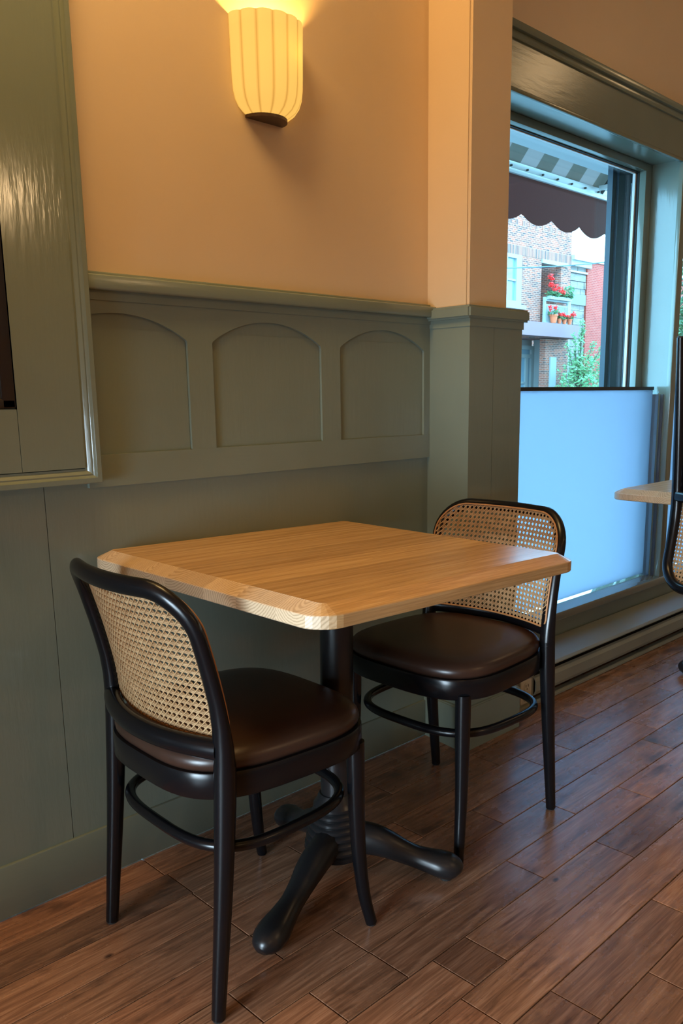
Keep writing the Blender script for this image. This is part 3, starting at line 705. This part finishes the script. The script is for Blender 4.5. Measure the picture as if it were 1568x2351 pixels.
for y in (1.195, 1.199):
    lo = [bm.verts.new((x, y, z)) for x, z in A]; hi = [bm.verts.new((x, y, 2.24)) for x, z in A]
    for k in range(n): bm.faces.new((lo[k], lo[k+1], hi[k+1], hi[k]))
rel(obj('valance', bm, M_MAROON), aw)
for k in range(18):
    bm = bmesh.new(); x = 3.95+k*0.15; tube(bm, [(x, 1.174, 2.262), (x, 1.186, 2.262)], 0.0055, 8); rel(obj('bar_bolt', bm, M_DARK), aw)
rel(B('support_rib', M_ALU, None, (4.86, 4.885, 1.10, 1.185, 2.275, 2.30)), aw)
bm = bmesh.new(); tube(bm, [(4.90, 0.42, 3.19), (4.90, 1.19, 2.265)], 0.013, 8); rel(obj('support_arm', bm, M_DARK), aw)

M_BRICK = bricks('mixed_blue_pink_brick', (0.053, 0.032, 0.032), (0.347, 0.079, 0.041), (0.347, 0.170, 0.121))
M_SOLD = bricks('soldier_course_brick', (0.051, 0.032, 0.033), (0.289, 0.083, 0.048), (0.322, 0.165, 0.124), bw=0.085, bh=0.34)
M_RED = bricks('red_brick', (0.278, 0.021, 0.009), (0.354, 0.032, 0.015), (0.354, 0.079, 0.052))
M_STONE = stone()
M_LILAC = simple('lilac_metal_fascia', (0.196, 0.084, 0.090), 0.6)
M_CURT = simple('window_glass_bluish', (0.16, 0.24, 0.28), 0.1)
M_MINT = simple('pale_mint_panel', (0.262, 0.276, 0.262), 0.6)
YD = 17.0
b1 = props(empty('brick_building', (27.0, YD, -0.35)), 'mixed brick apartment house with a recessed balcony across the street', 'building')
bm = bmesh.new()
for r in ((20.0, 25.45, 2.95, 8.6), (25.45, 26.42, 5.80, 8.6), (25.45, 26.42, 2.95, 3.98), (26.42, 27.73, 2.95, 8.6), (27.73, 29.05, 5.70, 8.6), (29.05, 29.73, -0.35, 8.6), (28.12, 29.05, -0.35, 2.95)):
    box(bm, r[0], r[1], YD, YD+0.25, r[2], r[3])
box(bm, 29.45, 29.73, YD+0.25, YD+5, -0.35, 8.6)
rel(obj('wall', bm, M_BRICK), b1)
bm = bmesh.new()
for r in ((6.0, 8.0, 2.95, 8.6), (9.1, 12.0, 2.95, 8.6), (13.1, 16.0, 2.95, 8.6), (17.1, 20.0, 2.95, 8.6), (6.0, 24.0, -0.35, 2.94)):
    box(bm, r[0], r[1], YD, YD+0.25, r[2], r[3])
for x in (8.0, 12.0, 16.0):
    box(bm, x, x+1.1, YD, YD+0.25, 2.95, 3.98); box(bm, x, x+1.1, YD, YD+0.25, 5.80, 8.6)
rel(obj('wall', bm, M_BRICK), b1)
for x in (8.0, 12.0, 16.0):
    wf = B('window', M_MINT, None, (x, x+0.14, YD-0.04, YD+0.1, 4.2, 5.66), (x+0.96, x+1.1, YD-0.04, YD+0.1, 4.2, 5.66), (x, x+1.1, YD-0.04, YD+0.1, 5.66, 5.795), (x, x+1.1, YD-0.04, YD+0.1, 3.98, 4.2), (x+0.14, x+0.96, YD-0.02, YD+0.1, 4.88, 4.95)); rel(wf, b1)
    pn = B('pane', M_CURT, None, (x+0.1, x+1.0, YD+0.05, YD+0.08, 4.1, 5.7)); pn.parent = wf
rel(B('soldier_course', M_SOLD, None, (20.0, 29.73, YD-0.012, YD+0.02, 5.80, 6.12)), b1)
for kz in (6.75, 7.10):                                                   # basket pattern blocks under the parapet
    for kx in range(10): rel(B('brick_block', M_SOLD, None, (25.6+kx*0.42+(0.21 if kz > 7 else 0), 25.78+kx*0.42+(0.21 if kz > 7 else 0), YD-0.012, YD+0.02, kz, kz+0.24)), b1)
wf = B('window', M_MINT, None, (25.40, 25.56, YD-0.04, YD+0.1, 4.2, 5.66), (26.10, 26.42, YD-0.04, YD+0.1, 4.2, 5.66), (25.40, 26.42, YD-0.04, YD+0.1, 5.66, 5.795), (25.40, 26.42, YD-0.04, YD+0.1, 4.04, 4.2), (25.56, 26.10, YD-0.02, YD+0.1, 4.88, 4.95)); rel(wf, b1)
pn = B('pane', M_CURT, None, (25.5, 26.2, YD+0.05, YD+0.08, 4.1, 5.7)); pn.parent = wf
rel(B('window_sill', M_MINT, None, (25.3, 26.62, YD-0.14, YD+0.05, 3.92, 4.04)), b1)
rel(B('lintel', M_WHITE, None, (27.70, 29.45, YD-0.06, YD+0.1, 5.66, 5.80)), b1)
rel(B('balcony_back', M_STONE, None, (27.2, 29.5, YD+1.3, YD+1.4, 3.4, 6.0)), b1)
rel(B('balcony_ceiling', M_WHITE, None, (27.6, 29.2, YD+0.02, YD+1.3, 5.70, 5.8)), b1)
rl = B('balcony_rail', M_MINT, None, (27.70, 29.38, YD-0.22, YD-0.12, 4.30, 4.44), (27.70, 27.80, YD-0.2, YD-0.12, 3.55, 4.30), (29.28, 29.38, YD-0.2, YD-0.12, 3.55, 4.30), (27.70, 29.38, YD-0.22, YD-0.10, 3.47, 3.55), (27.80, 29.28, YD-0.19, YD-0.14, 4.14, 4.20)); rel(rl, b1)
for k in range(22):
    sl = B('slat', M_MINT, None, (27.83+k*0.066, 27.868+k*0.066, YD-0.185, YD-0.15, 3.55, 4.15)); sl.parent = rl
rel(B('balcony_slab', M_LILAC, None, (24.0, 29.63, YD-0.60, YD+1.4, 2.98, 3.47)), b1)
rel(B('porch_wall', M_WHITE, None, (29.10, 29.2, YD+0.25, YD+1.2, -0.35, 2.98), (24.0, 29.2, YD+1.35, YD+1.45, -0.35, 2.98)), b1)
dr = B('door', M_MINT, None, (28.90, 29.09, YD+1.15, YD+1.3, -0.35, 2.75), (27.6, 28.9, YD+1.15, YD+1.3, 2.60, 2.75), (27.6, 28.9, YD+1.15, YD+1.3, 2.28, 2.42), (28.55, 28.72, YD+1.17, YD+1.3, -0.35, 2.28), (27.6, 28.55, YD+1.17, YD+1.3, 1.28, 1.36)); rel(dr, b1)
pn = B('pane', M_CURT, None, (27.5, 29.0, YD+1.24, YD+1.27, -0.3, 2.65)); pn.parent = dr
rel(B('downpipe', M_MINT, None, (28.43, 28.84, YD-0.06, YD+0.02, -0.35, 2.27)), b1)
b2 = props(empty('stone_building', (30.4, YD, -0.35)), 'pale rough stone house with a cornice beside the brick building', 'building')
bm = bmesh.new()                                                            # courses of rough stone blocks with real joints
zz = -0.35; row = 0
while zz < 5.75:
    x = 29.74-(0.25 if row % 2 else 0)
    while x < 31.10:
        x2 = min(x+0.5, 31.10); xa = max(x, 29.74)
        if x2-xa > 0.06:
            dd = random.uniform(-0.03, 0.03); box(bm, xa+0.008, x2-0.008, YD+0.15+dd, YD+0.6, zz+0.01, zz+0.27)
        x += 0.5
    zz += 0.28; row += 1
o = obj('stone_courses', bm, M_STONE); rel(o, b2); o['kind'] = 'stuff'
rel(B('corner_board', M_WHITE, None, (29.74, 29.90, YD+0.05, YD+0.4, -0.35, 4.6)), b2)
rel(B('wall_panel', simple('pale_blue_render', (0.177, 0.184, 0.177), 0.8), None, (29.74, 31.10, YD+0.2, YD+0.7, -0.35, 5.8), (29.8, 31.08, YD+0.1, YD+0.3, 4.35, 4.75)), b2)
rel(B('cornice', M_SOFFIT, None, (29.74, 31.42, YD-0.15, YD+0.09, 5.98, 6.16), (29.74, 31.25, YD-0.02, YD+0.09, 5.78, 5.98), (29.74, 31.10, YD+0.06, YD+0.5, 5.55, 5.62)), b2)
b3 = props(empty('red_brick_building', (36.0, YD, -0.35)), 'red brick building at the end of the row', 'building')
rel(B('wall', M_RED, None, (31.12, 42.0, YD+0.1, YD+6, -0.35, 6.05)), b3)
rel(B('parapet_cap', M_SOFFIT, None, (31.44, 42.0, YD+0.04, YD+6.0, 6.05, 6.17)), b3)
# geranium pots on the balcony
M_POT = simple('terracotta', (0.62, 0.13, 0.05), 0.8); M_LEAFG = leaf_mat('geranium_leaf', (0.040, 0.131, 0.046), (0.091, 0.236, 0.079)); M_PETAL = simple('red_geranium_petal', (0.85, 0.008, 0.006), 0.6)
def leafball(bm, c, r, n, sz, flat=0.7, seed=0):
    rnd = random.Random(seed)
    for _ in range(n):
        while True:
            p = Vector((rnd.uniform(-1, 1), rnd.uniform(-1, 1), rnd.uniform(-1, 1)))
            if p.length < 1: break
        p = Vector(c)+Vector((p.x*r, p.y*r, p.z*r*flat)); a = Vector((rnd.gauss(0, 1), rnd.gauss(0, 1), rnd.gauss(0, 1))).normalized(); b = a.orthogonal().normalized(); s_ = sz*rnd.uniform(0.6, 1.2); nrm = a.cross(b)*0.18*s_
        v = [bm.verts.new(q) for q in (p-a*s_, p-a*0.1*s_+b*s_*0.5+nrm, p+a*s_, p-a*0.1*s_-b*s_*0.5+nrm)]
        bm.faces.new((v[0], v[1], v[2])); bm.faces.new((v[0], v[2], v[3]))
for k, (x, z, r, lab) in enumerate([(28.05, 3.56, 0.17, 'largest terracotta geranium pot at the foot of the balcony rail'), (28.45, 3.56, 0.10, 'terracotta geranium pot beside the largest pot on the balcony'), (28.80, 3.56, 0.10, 'terracotta geranium pot in the middle of the balcony foot row'), (29.16, 3.56, 0.11, 'terracotta geranium pot nearest the balcony end post')]):
    g = props(empty('geranium_pot', (x, YD-0.38, 3.50)), lab, 'flower pot', 'geraniums on the balcony')
    bm = bmesh.new(); lathe(bm, [(r*0.6, 0.0), (r*0.9, r*1.5), (r*1.02, r*1.5), (r*1.02, r*1.8), (r*0.9, r*1.8)], 14); obj('pot', bm, M_POT, g, True, ang=30)
    bm = bmesh.new(); leafball(bm, (0, 0, r*2.2), r*1.5, 60, 0.07, 0.5, 20+k); obj('leaves', bm, M_LEAFG, g)['kind'] = 'stuff'
    bm = bmesh.new()
    for q in range(4): leafball(bm, (random.uniform(-1, 1)*r*1.5, random.uniform(-.1, 0), r*2.6+random.uniform(0, 1)*r*1.2), 0.09, 24, 0.05, 0.9, 50+k*7+q)
    obj('blooms', bm, M_PETAL, g)['kind'] = 'stuff'
bxp = props(empty('window_box', (28.35, YD-0.32, 4.38)), 'trough of red geraniums hung on top of the balcony rail', 'flower box')
B('trough', M_MINT, bxp, (-0.55, 0.95, -0.06, 0.1, -0.02, 0.10))
bm = bmesh.new()
for k in range(9): leafball(bm, (-0.5+k*0.17, 0, 0.17), 0.16, 34, 0.07, 0.6, 90+k)
leafball(bm, (0.75, 0, 0.35), 0.24, 80, 0.08, 1.0, 130)
obj('leaves', bm, M_LEAFG, bxp)['kind'] = 'stuff'
bm = bmesh.new()
for k, (x, z, r) in enumerate([(-0.55, 0.75, 0.14), (-0.5, 0.5, 0.1), (-0.22, 0.40, 0.15), (0.10, 0.32, 0.17), (0.28, 0.26, 0.12)]): leafball(bm, (x, -0.05, z), r, 50, 0.06, 0.9, 150+k)
obj('blooms', bm, M_PETAL, bxp)['kind'] = 'stuff'
# overhead wires
for k, (p, q, lab) in enumerate([((22.0, 15.0, 4.75), (36.0, 15.0, 7.0), 'thin dark utility wire crossing in front of the brick building'), ((29.6, 16.97, 8.5), (35.5, 17.02, 6.17), 'faint thin wire against the sky above the red building')]):
    bm = bmesh.new(); pts = [Vector(p).lerp(Vector(q), i/16)+Vector((0, 0, -0.25*math.sin(PI*i/16))) for i in range(17)]
    tube(bm, pts, 0.020 if k == 0 else 0.009, 5); props(obj('utility_wire', bm, simple('wire_grey', (0.06, 0.10, 0.13), 0.6)), lab, 'wire')
# street trees
M_LEAF1 = leaf_mat('pale_green_tree_leaf', (0.087, 0.239, 0.087), (0.239, 0.412, 0.186)); M_LEAF2 = leaf_mat('mid_green_tree_leaf', (0.019, 0.072, 0.026), (0.066, 0.157, 0.059)); M_BARK = simple('grey_bark', (0.066, 0.050, 0.040), 0.9)
def tree(x, y, crown, shoots, label, mat, sz, seed):
    t = props(empty('street_tree', (x, y, -0.35)), label, 'tree')
    bm = bmesh.new(); tube(bm, [(0, 0, 0), (0.05, 0, 0.9), (0.0, 0.05, 2.0)], [0.09, 0.07, 0.05], 8); obj('trunk', bm, M_BARK, t, True)
    for k, s_ in enumerate(shoots):
        bm = bmesh.new(); tube(bm, crom([(0, 0, 1.2), ((s_[0])*0.5, s_[1]*0.5, 1.2+(s_[2]-1.2)*0.55), s_], 4), [0.03-0.024*i/8 for i in range(9)], 6); obj('branch', bm, M_BARK, t, True)
    bm = bmesh.new()
    for k, (cx_, cy_, cz_, r, n) in enumerate(crown): leafball(bm, (cx_, cy_, cz_), r, n, sz, 0.9, seed+k)
    rnd = random.Random(seed+99)
    for s_ in shoots:
        P = crom([(0, 0, 1.2), ((s_[0])*0.5, s_[1]*0.5, 1.2+(s_[2]-1.2)*0.55), s_], 10)
        for p in P[6:]: leafball(bm, p, 0.13, 7, sz*0.9, 1, rnd.randint(0, 99999))
    obj('foliage', bm, mat, t)['kind'] = 'stuff'
tree(28.6, 15.8, [(0.0, 0, 1.3, 0.9, 700), (0.3, 0, 2.3, 0.5, 220), (-0.3, 0, 1.9, 0.65, 200), (0.7, 0, 1.4, 0.8, 320), (1.5, 0.1, 1.5, 0.9, 380), (2.0, 0.1, 2.2, 0.7, 260), (0.9, 0, 0.6, 1.0, 320)],
     [(-0.85, 0, 3.05), (-0.35, 0, 3.35), (0.15, 0, 3.9), (0.18, 0, 3.6), (1.0, 0, 3.15), (1.95, 0, 3.3)], 'pale green leafy young tree in front of the stone house', M_LEAF1, 0.085, 300)
tree(27.5, 10.5, [(0, 0, 3.2, 1.8, 900), (1.2, 0, 4.4, 1.9, 900), (-1.2, 0, 2.0, 1.5, 600), (0.5, 0, 5.6, 1.6, 600), (1.5, 0, 1.6, 1.6, 600), (3.0, 0, 3.0, 2.0, 800)],
     [(-0.6, 0, 4.5), (0.8, 0, 6.2)], 'tall dense green street tree seen past the window mullion', M_LEAF2, 0.17, 700)
# broad leaved shrub outside the second window bay
sb = props(empty('broad_leaf_shrub', (7.2, 1.75, -0.35)), 'broad leaved dark green shrub growing outside the second window bay', 'shrub')
bm = bmesh.new(); tube(bm, [(0, 0, 0), (0.03, 0, 0.8), (-0.02, 0.02, 1.5)], [0.025, 0.02, 0.012], 6); obj('stem', bm, M_BARK, sb, True)
rnd = random.Random(5)
for k in range(26):
    a = rnd.uniform(0, 2*PI); z0 = rnd.uniform(0.9, 1.75); ln = rnd.uniform(0.16, 0.26); d = Vector((math.cos(a), math.sin(a), rnd.uniform(-0.3, 0.5))).normalized()
    p0 = Vector((rnd.uniform(-0.12, 0.12), rnd.uniform(-0.12, 0.12), z0)); sd = d.cross(Vector((0, 0, 1))).normalized()
    bm = bmesh.new(); L = []; Rr_ = []; Cc = []
    for i in range(6):
        u_ = i/5; w = 0.045*math.sin(PI*min(1, u_*0.93+0.05))**0.8; p = p0+d*ln*u_+Vector((0, 0, -0.10*u_*u_))
        L.append(bm.verts.new(p+sd*w)); Rr_.append(bm.verts.new(p-sd*w)); Cc.append(bm.verts.new(p-Vector((0, 0, 0.012))))
    for i in range(5):
        bm.faces.new((L[i], L[i+1], Cc[i+1], Cc[i])); bm.faces.new((Cc[i], Cc[i+1], Rr_[i+1], Rr_[i]))
    obj('leaf', bm, M_LEAF2, sb, True)
